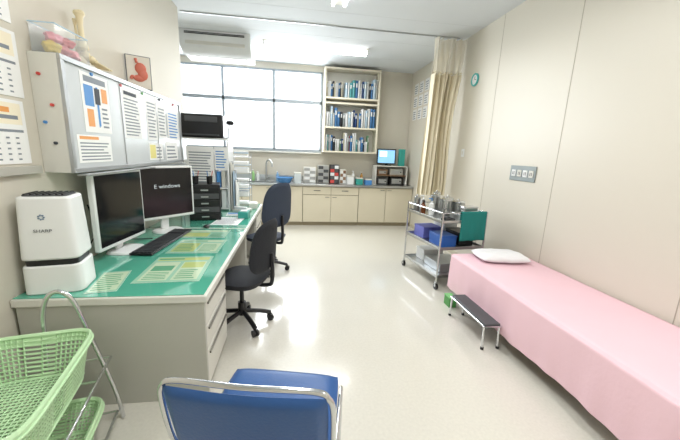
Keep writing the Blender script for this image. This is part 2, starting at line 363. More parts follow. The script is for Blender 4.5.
for k,(x,y,z,r,m,l) in enumerate(((0,-.095,.045,(.045,.04,.032),mat('organ_yellow','e6c962',.4),'yellow'),(.0,.0,.045,(.045,.045,.032),mat('organ_pink','e58a8e',.4),'pink'),(.0,.095,.043,(.042,.045,.03),mat('organ_pink3','f0a3a8',.4),'light pink'),(-.01,-.05,.11,(.04,.05,.026),mat('organ_pink2','f29aab',.4),'pale pink'),(0,.05,.108,(.038,.045,.025),mat('organ_red2','dd6f72',.4),'red-pink'))):
    lump(r,k*1.7).done('organ_model',None,[m],loc=(-1.435+x,bxY+y,2.052+z),label='irregular glossy %s organ model in the clear box'%l,cat='anatomical model',group='organ models in the box')
e=thing('foot_skeleton_model','cream plastic ankle and foot bone model on a base','anatomical model',(-1.43,2.63,2.051),150)
B().box(-.05,.05,-.1,.075,0,.012).done('base',e,[mat('base_pale','d9d2c2',.5)],.004)
b=B();b.lathe((0,.03,.11),[(.02,0),(.036,.02),(.03,.045),(.018,.08),(.016,.17),(.022,.215),(.034,.235),(.03,.25)],n=16).lathe((.036,.04,.095),[(.014,0),(.017,.03),(.009,.07),(.008,.17),(.015,.22)],n=10).sph((.012,.03,.355),(.024,.022,.014)).sph((-.014,.03,.355),(.022,.022,.013)).done('leg_bone',e,[bone])
b=B().sph((0,.055,.045),(.026,.034,.034)).sph((0,.02,.09),(.03,.03,.026)).sph((0,-.012,.072),(.032,.03,.024)).sph((-.012,-.035,.06),(.018,.016,.016)).sph((.014,-.035,.055),(.018,.016,.016))
for k in range(5):
    x=-.036+k*.018;b.tube([(x*.7,-.04,.055),(x,-.07,.04),(x*1.1,-.095,.028)],.0065,n=6,k=3).sph((x*1.12,-.104,.025),(.008,.009,.008),n=8).sph((x*1.15,-.12,.021),(.006,.009,.006),n=8)
b.done('foot_bones',e,[bone])
e=thing('stomach_display_model','stomach relief model on a pale backboard standing on the wall board','anatomical model',(-1.42,3.36,2.052),28)
B().box(-.1,.1,0,.02,0,.29).done('backboard',e,[mat('backboard_grey','6f7175',.5)],.004);B().box(-.092,.092,-.004,0,.008,.282).done('picture',e,[mat('picture_ground','e2dbd0',.5)])
b=B().tube([(-.02,-.008,.262),(-.012,-.01,.225)],.012,n=10,k=3)
b.sph((.015,-.006,.18),(.045,.014,.05)).sph((.03,-.006,.13),(.04,.014,.05)).sph((.0,-.006,.095),(.045,.012,.03)).tube([(-.03,-.008,.09),(-.055,-.008,.105),(-.065,-.008,.08)],.013,n=8,k=4)
b.done('stomach_relief',e,[mat('organ_red','cf705c',.4)])
def cal(y0,y1,z0,z1,l,art):
    M=FR((XL,y0,z0),(0,1,0),(0,0,1));w,h=y1-y0,z1-z0
    bl=[(.05,.62,.95,.95,9),(.1,.66,.45,.9,art),(.55,.7,.9,.76,1),(.55,.8,.8,.88,4),(.05,.5,.95,.54,1)]
    for r in range(5):
        for k in range(7): bl.append((.07+k*.126,.06+r*.085,.07+k*.126+.045,.06+r*.085+.025,1 if k else 4))
    sheet('wall_calendar',M,w,h,bl,pm,l,'calendar',t=.006)
cal(1.62,2.13,1.78,2.12,'wall calendar with a yellow picture and date grid',3)
cal(1.62,2.11,1.42,1.76,'lower wall calendar with orange picture and date grid',4)
cal(1.7,2.12,2.16,2.5,'upper wall calendar with small date grid',5)
B().box(0,.03,0,.6,0,.045).done('wall_ledge',None,[grey],.003,loc=(XL,1.55,1.36),label='narrow grey ledge strip below the calendars',cat='ledge')
# ---------------- ceiling gear
e=thing('air_conditioner','white ceiling-suspended air conditioner with dark louvre','air conditioner',(-1.22,5.6,3.0))
b=B();pr=[(0,.31),(0,.22),(.06,.08),(.2,0),(.62,0),(.62,.31)]
A=[b.V((-.55,y,z)) for y,z in pr];Z=[b.V((.52,y,z)) for y,z in pr]
for k in range(len(pr)): b.F([A[k],A[(k+1)%6],Z[(k+1)%6],Z[k]])
b.F(A);b.F(Z[::-1])
b.done('ac_casing',e,[mat('ac_casing_white','e0e3e4',.4)],.01)
B().box(-.46,.43,-.006,.02,.245,.275).done('air_outlet',e,[black])
B().box(-.46,.43,-.012,-.004,.257,.262).done('louvre',e,[alu])
B().box(-.46,.43,.25,.55,-.006,.004).done('intake_grille',e,[grey])
B(Matrix.Translation((0,.03,.15))@Matrix.Rotation(-.4,4,'X')).box(-.46,.43,-.006,.006,-.05,.04).done('louvre_flap',e,[offw],.003)
LP=25
def fixture(cx,cy,along,L,l):
    e=thing('ceiling_light',l,'light',(cx,cy,ZC-.09),0 if along=='x' else 90,group='fluorescent ceiling lights')
    b=B();pr=[(-.1,.09),(-.05,0.03),(.05,.03),(.1,.09)]
    A=[b.V((-L/2,y,z)) for y,z in pr];Z=[b.V((L/2,y,z)) for y,z in pr]
    for k in range(4): b.F([A[k],A[(k+1)%4],Z[(k+1)%4],Z[k]])
    b.F(A);b.F(Z[::-1]);b.done('fixture_housing',e,[offw],.003)
    for y in (-.07,.07):
        B().cyl((-L/2+.03,y,.02),(L/2-.03,y,.02),.017).done('lamp_tube',e,[lampm])
        for xx in (-L/2,L/2-.03): B().box(xx,xx+.03,y-.02,y+.02,0,.07).done('lamp_holder',e,[white],.003)
    li=bpy.data.lights.new('lamp','AREA');li.shape='RECTANGLE';li.size=L-.1;li.size_y=.06;li.energy=LP;li.color=(1,.99,.97)
    lo=bpy.data.objects.new('lamp_light',li);COL.objects.link(lo);lo.parent=e;lo.location=(0,0,.015)
fixture(.36,5.88,'x',1.78,'white twin-tube fluorescent light near the window')
fixture(.50,3.5,'y',1.3,'unseen white twin-tube fluorescent light added over the near aisle')
fixture(.1,.9,'y',1.25,'unseen white twin-tube fluorescent light added over the near aisle')  # out-of-view fixture, added to light the near end of the room
fixture(1.7,.2,'y',1.25,'unseen white twin-tube fluorescent light added over the near aisle')  # second added fixture out of view, lights the bed side
B().box(XL,2.45,-.008,.008,-.014,0).done('curtain_rail',None,[alu],loc=(0,4.95,ZC),label='slim metal curtain rail crossing the ceiling',cat='curtain rail')
# curtain
e=thing('curtain','cream privacy curtain with mesh header gathered against the wall','curtain',(2.06,4.95,.93))
def cf(z0,z1,amp):
    def f(u,v):
        h=(z0+(z1-z0)*v)/2.35
        w=1-.16*sin(pi*min(1,h*1.05))**2
        x0=-.07*(1-h)**2+.03*(1-w)*4*(1-h)
        return (x0+.47*u*w+.018*sin(u*31+v*2),amp*(1.15-.3*h)*sin(u*2*pi*7+.9*sin(h*4)+.5*sin(u*11))+.02*sin(9*u+h*4),z0+(z1-z0)*v)
    return f
B().grid(cf(0,1.85,.07),140,24).done('drape',e,[curt],recalc=False)
B().grid(cf(1.85,2.35,.07),140,5).done('net_header',e,[net],recalc=False)
B().grid(cf(1.85,1.88,.073),140,1).done('header_seam',e,[curt],recalc=False)
for k in range(8): B().tube([(.03+.055*k,0,2.34),(.03+.055*k,.012,2.355),(.03+.055*k,0,2.37)],.003,n=5,k=2).done('hook',e,[alu])
# ---------------- bookcase
e=thing('bookcase','tall cream open bookcase mounted beside the window','bookcase',(.6,6.88,1.55))
W=1.17
B().box(0,.035,0,.3,0,1.7).done('side_panel',e,[creamp],.002);B().box(W-.035,W,0,.3,0,1.7).done('side_panel',e,[creamp],.002)
B().box(.035,W-.035,.285,.3,0,1.7).done('back_panel',e,[offw])
for z in (0,.5,.99,1.09,1.66): B().box(.035,W-.035,0,.285,z,z+(.035)).done('shelf',e,[creamp],.002)
bc=[mat('book_'+n,h,.55) for n,h in (('blue','4a7eb4'),('navy','2d4a7c'),('white','eef0f0'),('teal','5fa9ae'),('grey','a3abae'),('pale_blue','bdd5e5'),('green','6a9a76'),('red','a8544a'),('cream','ddd6bc'),('black','33363c'))]
bmesh_cache={}
def bookmesh(m):
    if m.name in bmesh_cache: return bmesh_cache[m.name]
    b=B();b.box(0,1,0,.04,0,1,0).box(0,.12,.04,1,0,1,0).box(.88,1,.04,1,0,1,0).box(.12,.88,.04,.97,.02,.98,1).box(.2,.8,-.006,0,.62,.85,1)
    bmesh.ops.recalc_face_normals(b.bm,faces=b.bm.faces);me=bpy.data.meshes.new('book');b.bm.to_mesh(me);b.bm.free();me.materials.append(m);me.materials.append(paper)
    bmesh_cache[m.name]=me;return me
def books(x0,x1,z,hmin,hmax,ws,seq,grp):
    x=x0;k=0;h=hmax
    while True:
        w=random.choice(ws);m=bc[seq[k%len(seq)]]
        if k%3==0 or random.random()<.3: h=random.uniform(hmin,hmax)
        k+=1
        if x+w>x1: break
        o=bpy.data.objects.new('book',bookmesh(m));COL.objects.link(o);o.location=(x,6.9+random.uniform(0,.02),z);o.scale=(w*.94,.2,h)
        props(o,m.name.split('_',1)[1].replace('_',' ')+' spined book standing on the '+grp.split(' on the ')[1],'book',grp);x+=w
books(.65,.99,1.551+.125+.99,.22,.32,(.025,.035),(8,2,2,0,9),'books on the top shelf')
books(1.03,1.72,1.551+.125+.99,.30,.43,(.035,.045,.06),(5,2,3,3,0,2,2,1,5,2,9,0),'books on the top shelf')
books(.65,1.72,1.551+.535,.27,.41,(.035,.05,.06),(2,2,5,2,0,0,9,4,2,5,2,1,1,8,0),'binders on the middle shelf')
books(.65,1.6,1.551+.035,.2,.40,(.025,.04,.055),(2,3,4,2,0,9,2,2,6,1,8,2,4,7,0,2),'books on the bottom shelf')
# ---------------- counter
def unit(x0,x1,kind,l,sink=False):
    e=thing('base_cabinet',l,'cabinet',(x0,6.64,0));w=x1-x0-.004
    if sink:
        B().box(0,w,0,.545,.07,.73).box(.0,w,.04,.545,0,.07).box(0,w,0,.02,.73,.845).done('cabinet_body',e,[creamd],.002)
    else: B().box(0,w,0,.545,.07,.845).box(.0,w,.04,.545,0,.07).done('cabinet_body',e,[creamd],.002)
    zt=.66 if kind=='drawer' else .83
    n=2 if w>.9 else 1
    for k in range(n):
        a=.004+k*w/n;c=(k+1)*w/n-.004
        d=B().box(a,c,-.02,-.001,.085,zt).done('door',e,[cream],.003)
        B().box(c-.12 if k==0 else a+.03,c-.03 if k==0 else a+.12,-.032,-.021,zt-.045,zt-.035).done('handle',d,[handle],.002)
        if kind=='drawer':
            d=B().box(a,c,-.02,-.001,.675,.83).done('drawer',e,[cream],.003)
            B().box((a+c)/2-.07,(a+c)/2+.07,-.036,-.021,.75,.765).done('handle',d,[handle],.002)
unit(-2.3,-1.05,'door','cream laminate base cabinet under the sink counter')
unit(-1.05,.18,'door','cream laminate base cabinet with two doors below the sink',True)
unit(.18,1.37,'drawer','cream base cabinet with two drawers above a pair of doors')
unit(1.37,2.565,'door','plain cream base cabinet with a pair of full-height doors')
b=B();X0,X1,x0,x1=-2.3,2.555,-1.0,-.42
b.box(X0,x0,6.58,7.185,.847,.89).box(x1,X1,6.58,7.185,.847,.89).box(x0,x1,6.58,6.68,.847,.89).box(x0,x1,7.06,7.185,.847,.89).box(X0,X1,7.165,7.185,.89,1.02)
b.done('countertop',None,[steel],.004,label='long stainless steel countertop along the window wall',cat='countertop')
b=B();q0,q1=x0+.003,x1-.003
b.box(q0,q0+.012,6.683,7.057,.75,.889).box(q1-.012,q1,6.683,7.057,.75,.889).box(q0,q1,6.683,6.695,.75,.889).box(q0,q1,7.045,7.057,.75,.889).box(q0,q1,6.683,7.057,.735,.75)
b.done('sink_basin',None,[steel],.002,label='stainless steel sink basin set in the countertop',cat='sink')
e=thing('faucet','chrome gooseneck faucet with lever behind the sink','faucet',(-.6,7.1,.891))
B().cyl((0,0,0),(0,0,.05),.03).done('base',e,[steel]);B().tube([(0,0,.04),(0,0,.3),(.02,-.03,.42),(.08,-.1,.45),(.13,-.17,.39),(.14,-.19,.31)],.019).done('spout',e,[steel]);B().cyl((.02,0,.06),(.1,-.02,.1),.011).done('lever',e,[steel])
e=thing('wash_basin','blue plastic wash basin resting by the sink','basin',(-.2,6.82,.891))
B().lathe((0,0,0),[(.12,0),(.17,.1),(.185,.105),(.18,.11),(.165,.1),(.115,.012)]).done('basin_bowl',e,[mat('basin_blue','4a86bd',.4)])
for x,y,h,m,l in ((-.88,7.12,.22,mat('soap_green','9fcf8f',.2),'green soap bottle behind the sink'),(-.78,7.12,.18,white,'white soap bottle behind the sink'),(-.36,7.1,.2,mat('soap_blue','8fb8df',.2),'pale blue spray bottle beside the faucet'),(1.3,7.0,.26,white,'tall white dispenser bottle on the counter'),(1.5,7.05,.24,mat('soap_amber','b98a4a',.2),'amber bottle on the counter')):
    e=thing('soap_bottle',l,'bottle',(x,y,.891));B().lathe((0,0,0),[(.03,0),(.033,h*.6),(.026,h*.8),(.01,h*.86),(.01,h)]).done('bottle_body',e,[m]);B().box(-.03,.01,-.008,.008,h,h+.015).done('pump_head',e,[white])
def partscab(x,w,h,body,fr,rows,l):
    e=thing('parts_drawer_cabinet',l,'drawer unit',(x,6.86,.891))
    B().box(0,w,0,.2,0,h).done('drawer_case',e,[body],.004)
    cols=2
    for r in range(rows):
        for c in range(cols):
            a=.012+c*(w-.018)/cols;d=B().box(a,a+(w-.03)/cols,-.012,-.001,.012+r*(h-.02)/rows,.004+(r+1)*(h-.02)/rows).done('drawer',e,[fr[(r+c)%len(fr)]],.002)
partscab(.20,.26,.33,offw,[alu,white],5,'pale metal parts drawer cabinet on the counter')
partscab(.50,.24,.38,grey,[dgrey,alu],5,'grey parts drawer cabinet with dark drawers')
partscab(.76,.2,.40,black,[red,dgrey,white],5,'black parts drawer cabinet with red drawer fronts')
partscab(.98,.14,.30,offw,[wood,white],4,'small parts drawer cabinet with brown drawers')
for x,h,m,l in ((1.2,.16,white,'white cardboard box on the steel counter'),(1.4,.12,tealp,'teal box on the steel counter'),(1.6,.1,blue,'small blue box on the steel counter'),(.07,.2,mat('clear_bottle','cfd8da',.1),'pale bottle crate beside the sink')):
    e=thing('storage_box',l,'box',(x,6.82,.891),random.uniform(-6,6));B().box(-.07,.07,-.08,.08,0,h).done('box_body',e,[m],.005);B().box(-.073,.073,-.083,.083,h,h+.02).done('box_lid',e,[offw],.003)
e=thing('equipment_stand','low white stand holding small instruments on the counter','stand',(1.76,6.8,.891))
B().box(0,.72,0,.33,.4,.42).box(0,.02,0,.33,0,.4).box(.70,.72,0,.33,0,.4).box(0.02,.7,.31,.33,0,.4).done('stand_frame',e,[offw],.003);B().box(.02,.7,.02,.3,.2,.215).done('shelf',e,[wood],.002)
for x,y0,m,l,w,h in ((1.82,.891,dgrey,'dark grey instrument under the stand',.24,.15),(2.12,.891,black,'black instrument under the stand',.28,.17),(1.82,1.107,wood,'brown wooden case on the stand shelf',.22,.12),(2.1,1.107,grey,'grey instrument on the stand shelf',.3,.14)):
    e=thing('instrument_case',l,'instrument',(x,6.86,y0));B().box(0,w,0,.2,0,h).done('case_body',e,[m],.006);B().box(.03,w-.03,-.006,0,.03,h-.03).done('front_panel',e,[alu])
    B().cyl((w-.06,-.006,h/2),(w-.06,-.02,h/2),.015).done('knob',e,[black])
e=thing('desktop_display','small monitor with a lit blue screen on the stand','monitor',(2.02,6.92,1.312),-6)
B().box(-.22,.20,0,.03,.03,.36).done('housing',e,[black],.006)
s=B().box(-.195,.175,-.004,.0,.055,.335).done('screen',e,[mat('lit_screen','8cc4ea',.3,emit=.6,var=.1,scale=3)])
B().box(-.16,.0,-.006,-.004,.19,.31).done('screen_window',s,[mat('lit_white','f4fbff',.3,emit=.6)])
B().box(-.1,.1,-.05,.1,0,.012).box(-.03,.03,.01,.03,.01,.06).done('stand_base',e,[black],.003)
e=thing('storage_box','teal plastic case standing beside the display','box',(2.36,6.95,1.312));B().box(-.06,.07,-.05,.05,0,.35).done('box_body',e,[tealp],.006);B().box(-.062,.072,-.052,.052,.35,.365).done('box_lid',e,[tealp],.003)
# ---------------- right wall fittings
e=thing('outlet_panel','grey wall panel with power sockets','outlet',(XR,3.305,1.4))
B().box(-.012,0,-.205,.205,-.085,.085).done('cover_plate',e,[mat('plate_grey','8f9a9c',.4)],.004)
for k in range(4):
    y=-.18+k*.094
    o=B().box(-.02,-.0125,y,y+.066,-.038,.038).done('socket',e,[white if k%2 else offw],.003)
    for dx in (.018,.04): B().box(-.0225,-.0202,y+dx,y+dx+.006,-.018,.018).done('slot',o,[black])
e=thing('wall_clock','small round clock with a teal rim','clock',(XR,4.56,2.65))
RY=Matrix.Rotation(-pi/2,4,'Y');b=B(RY);b.lathe((0,0,.001),[(.068,0),(.088,.004),(.088,.024),(.078,.028),(.068,.024),(.068,0)],n=32).done('rim',e,[mat('clock_teal','4fb3b0',.3)])
B(RY).cyl((0,0,.0),(0,0,.016),.07,n=32).done('clock_face',e,[paper])
B().box(-.019,-.017,-.003,.003,0,.045).done('clock_hand',e,[black]);B().box(-.019,-.017,-.035,0,-.003,.003).done('clock_hand',e,[black])
e=thing('light_switch','small white wall switch plate','switch',(XR,4.68,1.62));B().box(-.01,0,-.04,.04,-.06,.06).done('switch_plate',e,[white],.003);B().box(-.014,-.0102,-.015,.015,-.025,.025).done('rocker',e,[offw],.002)
for r in range(3):
    for k in range(3):
        sheet('posted_notice',FR((XR+.002,7.0-k*.28,2.82-r*.26),(0,-1,0),(0,0,1)),.2,.22,textlines(.1,.9,.1,.9,4,1),pm,'small printed notice on the wall beside the curtain','paper',group='small notices on the side wall',t=.006)
# ---------------- exam bed
BX0,BX1,BY0,BY1,BZ=1.73,2.555,.75,3.14,.505
e=thing('examination_bed','low padded examination bed on steel legs','bed',((BX0+BX1)/2,BY0,0))
w=(BX1-BX0)/2-.02;L=BY1-BY0-.03
B().box(-w,w,.02,L,.40,.49).done('mattress',e,[mat('bed_vinyl','7c5a3e',.5)],.02,seg=3)
B().box(-w+.02,w-.02,.03,L-.01,.34,.398).done('bed_frame',e,[mat('bed_wood','b08c5e',.5)],.004)
for x in (-w+.06,w-.06):
    for y in (.1,L-.08): B().cyl((x,y,0),(x,y,.345),.02).done('leg',e,[steel])
B().cyl((w-.06,.1,.12),(w-.06,L-.08,.12),.012).done('stretcher',e,[steel])
def sf(u,v):
    y=BY0+(BY1-BY0)*v
    prof=[(BX1,.40),(BX1,.47),(BX1-.02,BZ),(BX1-.2,BZ+.002),(2.1,BZ+.002),(BX0+.2,BZ+.002),(BX0+.02,BZ+.001),(BX0,.488),(BX0-.002,.40),(BX0-.004,.28),(BX0-.006,.13)]
    t=u*(len(prof)-1);k=min(int(t),len(prof)-2);fr=t-k
    x=prof[k][0]*(1-fr)+prof[k+1][0]*fr;z=prof[k][1]*(1-fr)+prof[k+1][1]*fr
    if k>=7: 
        a=(t-7)/3; x+=-.007*a*(sin(y*7)+.5*sin(y*19+1)+.45*sin(y*37+2*a))-.010*a; z+=.005*a*sin(y*5)
    else: z+=.0008*sin(x*14+y*6)+.0010*max(0,sin(y*4.2+x*3))**6+.0005*sin(y*31+x*9)
    return (x,y,z)
b=B();b.grid(sf,60,160);b.grid(lambda u,v:(BX0+(BX1-BX0)*u,BY1+.004*sin(u*20)*v,BZ-.003-.33*v),20,8)
b.done('bed_sheet',None,[pinks],label='pink cotton sheet draped over the examination bed',cat='sheet',recalc=False,ang=60)
b=B()
for sgn in (1,-1):
    def f(u,v):
        a=2*u-1;d=2*v-1;h=((1-a**4)*(1-d**4))**.5
        px=a*(1-.08*d*d);py=d*(1-.08*a*a)
        return (px*.26,py*.18,.042+sgn*.042*h*(1 if sgn>0 else .9)+.006*sin(px*9)*sin(py*8)*h)
    b.grid(f,28,28)
bmesh.ops.remove_doubles(b.bm,verts=b.bm.verts,dist=.0005)
b.done('pillow',None,[linen],loc=(2.16,2.93,BZ+.004),rz=-8,label='flat white pillow at the head of the pink bed',cat='pillow',ang=80)
# step stool
e=thing('step_stool','low metal step stool with dark tread beside the bed','step stool',(1.625,2.44,0))
B().box(-.068,.068,-.28,.28,.19,.224).done('tread',e,[mat('tread_dark','55575a',.5,.3)],.006)
B().tube([(-.073,-.285,.2),(.073,-.285,.2),(.073,.285,.2),(-.073,.285,.2)],.009,closed=True,k=1).done('rim_tube',e,[chrome])
for x in (-.068,.068):
    for y in (-.27,.27):
        B().cyl((x,y,.2),(x*1.03,y*1.04,.012),.01).done('leg',e,[chrome]);B().cyl((x*1.03,y*1.04,0),(x*1.03,y*1.04,.02),.014).done('foot',e,[black])
e=thing('storage_box','green box on the floor by the bed end','box',(1.66,2.93,0));B().box(-.04,.04,-.06,.06,0,.10).done('box_body',e,[mat('box_green','4d9a4c',.5)],.004);B().box(-.042,.042,-.063,.063,.10,.11).done('box_lid',e,[green])
# ---------------- cart
CZ=.93
cx,cy,cr=1.92,3.78,8
e=thing('medical_trolley','three-tier stainless steel medical trolley on casters','trolley',(cx,cy,0),cr)
for x in (-.3,.3):
    for y in (-.41,.41):
        B().cyl((x,y,.07),(x,y,CZ),.011).done('post',e,[chrome])
        c=B().cyl((x-.012,y,.038),(x+.012,y,.038),.038,n=20).done('caster',e,[black]);B().box(x-.018,x+.018,y-.012,y+.012,.035,.09).done('caster_fork',c,[steel],.003)
for z in (.14,.48,.80):
    b=B();b.box(-.3,.3,-.41,.41,z,z+.012).box(-.3,-.292,-.41,.41,z,z+.035).box(.292,.3,-.41,.41,z,z+.035).box(-.3,.3,-.41,-.402,z,z+.035).box(-.3,.3,.402,.41,z,z+.035)
    b.done('shelf',e,[steel],.002)
B().tube([(-.3,-.41,CZ-.01),(.3,-.41,CZ-.01),(.3,.41,CZ-.01),(-.3,.41,CZ-.01)],.008,closed=True,k=1).done('guard_rail',e,[chrome])
cm=Matrix.Translation((cx,cy,0))@Matrix.Rotation(math.radians(cr),4,'Z')
def on(x,y,z): return tuple(cm@Vector((x,y,z)))
zt=.813
def canister(x,y,r,h,l):
    e=thing('steel_canister',l,'canister',on(x,y,zt));B().lathe((0,0,0),[(r,0),(r,h),(r*.95,h)],n=28).done('canister_body',e,[steel])
    B().lathe((0,0,h),[(r*1.04,0),(r*1.04,.012),(r*.7,.025),(.01,.028)],n=28).done('lid',e,[chrome]);B().sph((0,0,h+.035),.012).done('knob',e,[chrome])
canister(.0,-.0,.075,.2,'tall round stainless canister with lid on the trolley')
canister(.19,.0,.08,.17,'wide round stainless canister with lid on the trolley')
canister(.17,.2,.07,.19,'round stainless canister with lid behind the wide canister')
canister(-.02,.22,.06,.22,'slim round stainless canister with lid on the trolley')
canister(.08,.34,.05,.24,'narrow tall stainless canister with lid on the trolley')
canister(-.22,.33,.045,.18,'small stainless canister with lid at the trolley corner')
e=thing('steel_tray','rectangular lidded stainless instrument tray','tray',on(.12,-.25,zt),cr)
B().box(-.15,.13,-.1,.1,0,.07).done('tray_body',e,[steel],.01);B().box(-.155,.135,-.105,.105,.07,.085).done('lid',e,[chrome],.006);B().tube([(-.03,0,.08),(-.03,0,.105),(.03,0,.105),(.03,0,.08)],.004,k=2).done('handle',e,[chrome])
e=thing('steel_tray','small stainless tray stacked on the instrument tray','tray',on(.15,-.25,zt+.108),cr)
B().box(-.09,.09,-.07,.07,0,.045).done('tray_body',e,[steel],.01);B().box(-.093,.093,-.073,.073,.045,.056).done('lid',e,[chrome],.004)
for x,y,m,l in ((-.17,.05,blue,'white pump bottle of disinfectant with blue pump on the trolley'),(-.12,.34,white,'white pump bottle at the far end of the trolley')):
    e=thing('pump_bottle',l,'bottle',on(x,y,zt))
    B().lathe((0,0,0),[(.035,0),(.037,.12),(.03,.15),(.012,.16),(.012,.18)]).done('bottle_body',e,[white]);B().cyl((0,0,.18),(0,0,.21),.006).box(-.04,.008,-.007,.007,.205,.215).done('pump',e,[m])
for x,y in ((-.2,.2),(-.24,.12)):
    e=thing('brown_bottle','small brown glass bottle on the trolley','bottle',on(x,y,zt),group='brown bottles on the trolley');B().lathe((0,0,0),[(.03,0),(.03,.11),(.014,.13),(.014,.15)]).done('bottle_body',e,[mat('amber','6a3a1c',.15)]);B().cyl((0,0,.15),(0,0,.175),.016).done('cap',e,[black])
e=thing('instrument_jar','jar holding upright forceps on the trolley','jar',on(-.11,-.17,zt));B().lathe((0,0,0),[(.035,0),(.035,.12),(.032,.12),(.03,.01)]).done('jar_body',e,[steel])
for k in range(3): B().cyl((.01*k-.01,0,.02),(.03*k-.03,.02,.27),.005,n=8).done('forceps',e,[chrome])
e=thing('corded_instrument','black corded instrument lying on the trolley','instrument',on(-.17,-.31,zt),cr);B().tube([(-.07,0,.02),(0,.03,.025),(.07,-.02,.02),(.03,-.06,.02),(-.05,-.04,.02)],.015,n=8).done('cord_coil',e,[black]);B().box(-.03,.03,-.02,.02,0,.05).done('grip',e,[dgrey],.006)
cb=mat('tray_blue','2e62b4',.4)
for x,y,z,w,d,h,m,l in ((-.13,-.2,.493,.2,.28,.12,cb,'blue plastic tray box on the middle shelf'),(.14,-.15,.493,.2,.3,.14,black,'black case on the middle shelf'),(-.1,.2,.493,.26,.24,.13,mat('tray_purple','6f74c4',.5),'purple-blue box on the middle shelf'),(.17,.2,.493,.2,.26,.2,white,'white carton on the middle shelf'),(.0,-.1,.153,.36,.36,.09,alu,'flat steel case on the bottom shelf'),(.0,.25,.153,.3,.2,.14,white,'white carton on the bottom shelf')):
    e=thing('storage_box',l,'box',on(x,y,z),cr);B().box(-w/2,w/2,-d/2,d/2,0,h).done('box_body',e,[m],.006);B().box(-w/2-.004,w/2+.004,-d/2-.004,d/2+.004,h,h+.018).done('box_lid',e,[m],.004)
def tf(u,v):
    x=-.06+.345*u
    if v<.45: y=-.424-.008*sin(u*14)*(1-v/.45);z=CZ-.34*(1-v/.45)
    elif v<.55:
        a=(v-.45)/.1*pi; y=-.41-.014*cos(a);z=CZ+.006*sin(a)
    else: y=-.396;z=CZ-.1*(v-.55)/.45
    return tuple(cm@Vector((x,y,z)))
B().grid(tf,24,40).done('hanging_towel',None,[teal],solid=.006,label='teal cloth towel hanging over the trolley rail',cat='towel',ang=80)
# ---------------- office chairs
def office(loc,rz,fab,bz0,bz1,bw,l,br=.28,ex=.6):
    e=thing('office_chair',l,'chair',loc,rz)
    for k in range(5):
        a=2*pi*k/5+.3;d=Vector((cos(a),sin(a),0))
        g=B().tube([d*.03+Vector((0,0,.13)),d*.16+Vector((0,0,.105)),d*br+Vector((0,0,.075))],.02,n=8,k=4).done('base_leg',e,[black])
        n=Vector((-sin(a),cos(a),0));p=d*br+Vector((0,0,.03))
        B().cyl(p-n*.024,p-n*.008,.03,n=16).cyl(p+n*.008,p+n*.024,.03,n=16).cyl(p,p+Vector((0,0,.05)),.01,n=8).done('caster',g,[black])
    B().cyl((0,0,.1),(0,0,.22),.035).cyl((0,0,.2),(0,0,.42),.018).done('gas_column',e,[black])
    B().box(-.09,.09,-.12,.1,.40,.425).done('seat_mechanism',e,[black],.006)
    b=B()
    def f(u,v,s=1):
        a=2*pi*u;r=v;sp=lambda x:math.copysign(abs(x)**.65,x)
        return (.235*r*sp(cos(a)),.225*r*sp(sin(a)),.47+.025*(1-r**4)-.02*max(0,r*sin(a))**3)
    b.grid(lambda u,v:f(u,v),36,10,closeu=True)
    b.grid(lambda u,v:(f(u,1)[0]*(1-.12*v),f(u,1)[1]*(1-.12*v),f(u,1)[2]-.05*v),36,3,closeu=True)
    b.grid(lambda u,v:(f(u,1)[0]*.88*(1-v),f(u,1)[1]*.88*(1-v),.425),36,2,closeu=True)
    bmesh.ops.remove_doubles(b.bm,verts=b.bm.verts,dist=.0008)
    b.done('seat',e,[fab],ang=60)
    B().tube([(0,-.05,.41),(0,-.24,.41),(0,-.29,.47),(0,-.285,bz0+.15)],.018,n=8).done('back_bracket',e,[black])
    h=(bz1-bz0)/2;zc=(bz0+bz1)/2;b=B()
    for s in (1,-1):
        def g(u,v):
            a=2*pi*u;sp=lambda x:math.copysign(abs(x)**ex,x);X=bw/2*v*sp(cos(a));Z=h*v*sp(sin(a))
            X*=1-.12*(Z/h)
            return (X,-.25+.75*X*X-.05*(Z/h)**2*.3-.08*(Z)+s*.032*(1-v**5)**.5,zc+Z)
        b.grid(g,40,12,closeu=True)
    bmesh.ops.remove_doubles(b.bm,verts=b.bm.verts,dist=.0008)
    b.done('backrest',e,[fab],ang=70)
    return e
office((-.45,2.70,0),70,chairb,.55,.99,.46,'black fabric office chair on casters, pulled to the near desk',.25)
office((-.36,4.06,0),50,chairn,.62,1.17,.50,'dark navy high-backed office chair on casters at the far desk')
# ---------------- visitor chair in front
e=thing('visitor_chair','blue vinyl visitor chair with chrome tube frame','chair',(-.08,1.15,0),-12)
def tub(p,name='frame_tube',r=.0125,k=6,cl=False): return B().tube(p,r,n=12,k=k,closed=cl).done(name,e,[chrome])
tub([(-.272,-.16,.012),(-.272,-.2,.42),(-.272,-.26,.62),(-.270,-.292,.78),(-.255,-.302,.835),(-.21,-.306,.858),(0,-.322,.866),(.21,-.306,.858),(.255,-.302,.835),(.270,-.292,.78),(.272,-.26,.62),(.272,-.2,.42),(.272,-.16,.012)],'backrest_frame',.0095)
for s in (-1,1):
    tub([(s*.272,-.19,.42),(s*.272,0,.425),(s*.272,.2,.425),(s*.272,.27,.40),(s*.272,.28,.32),(s*.272,.27,.012)],'front_leg',.0095)
    for y in (-.16,.27): B().cyl((s*.272,y,0),(s*.272,y,.022),.016).done('foot',e,[black])
tub([(-.272,.0,.424),(.272,.0,.424)],'cross_bar',.01,0)
tub([(-.272,-.17,.15),(.272,-.17,.15)],'cross_bar',.009,0)
b=B()
for s in (1,-1):
    def g(u,v):
        a=2*u-1;c=2*v-1;h=(max(0,(1-a**8)*(1-c**8)))**.5
        ax=a*(1-.03*c**4);cc=c*(1-.03*a**4)
        return (.262*ax,.03+.24*cc,.455+.01*(cc)+s*.03*h)
    b.grid(g,24,24)
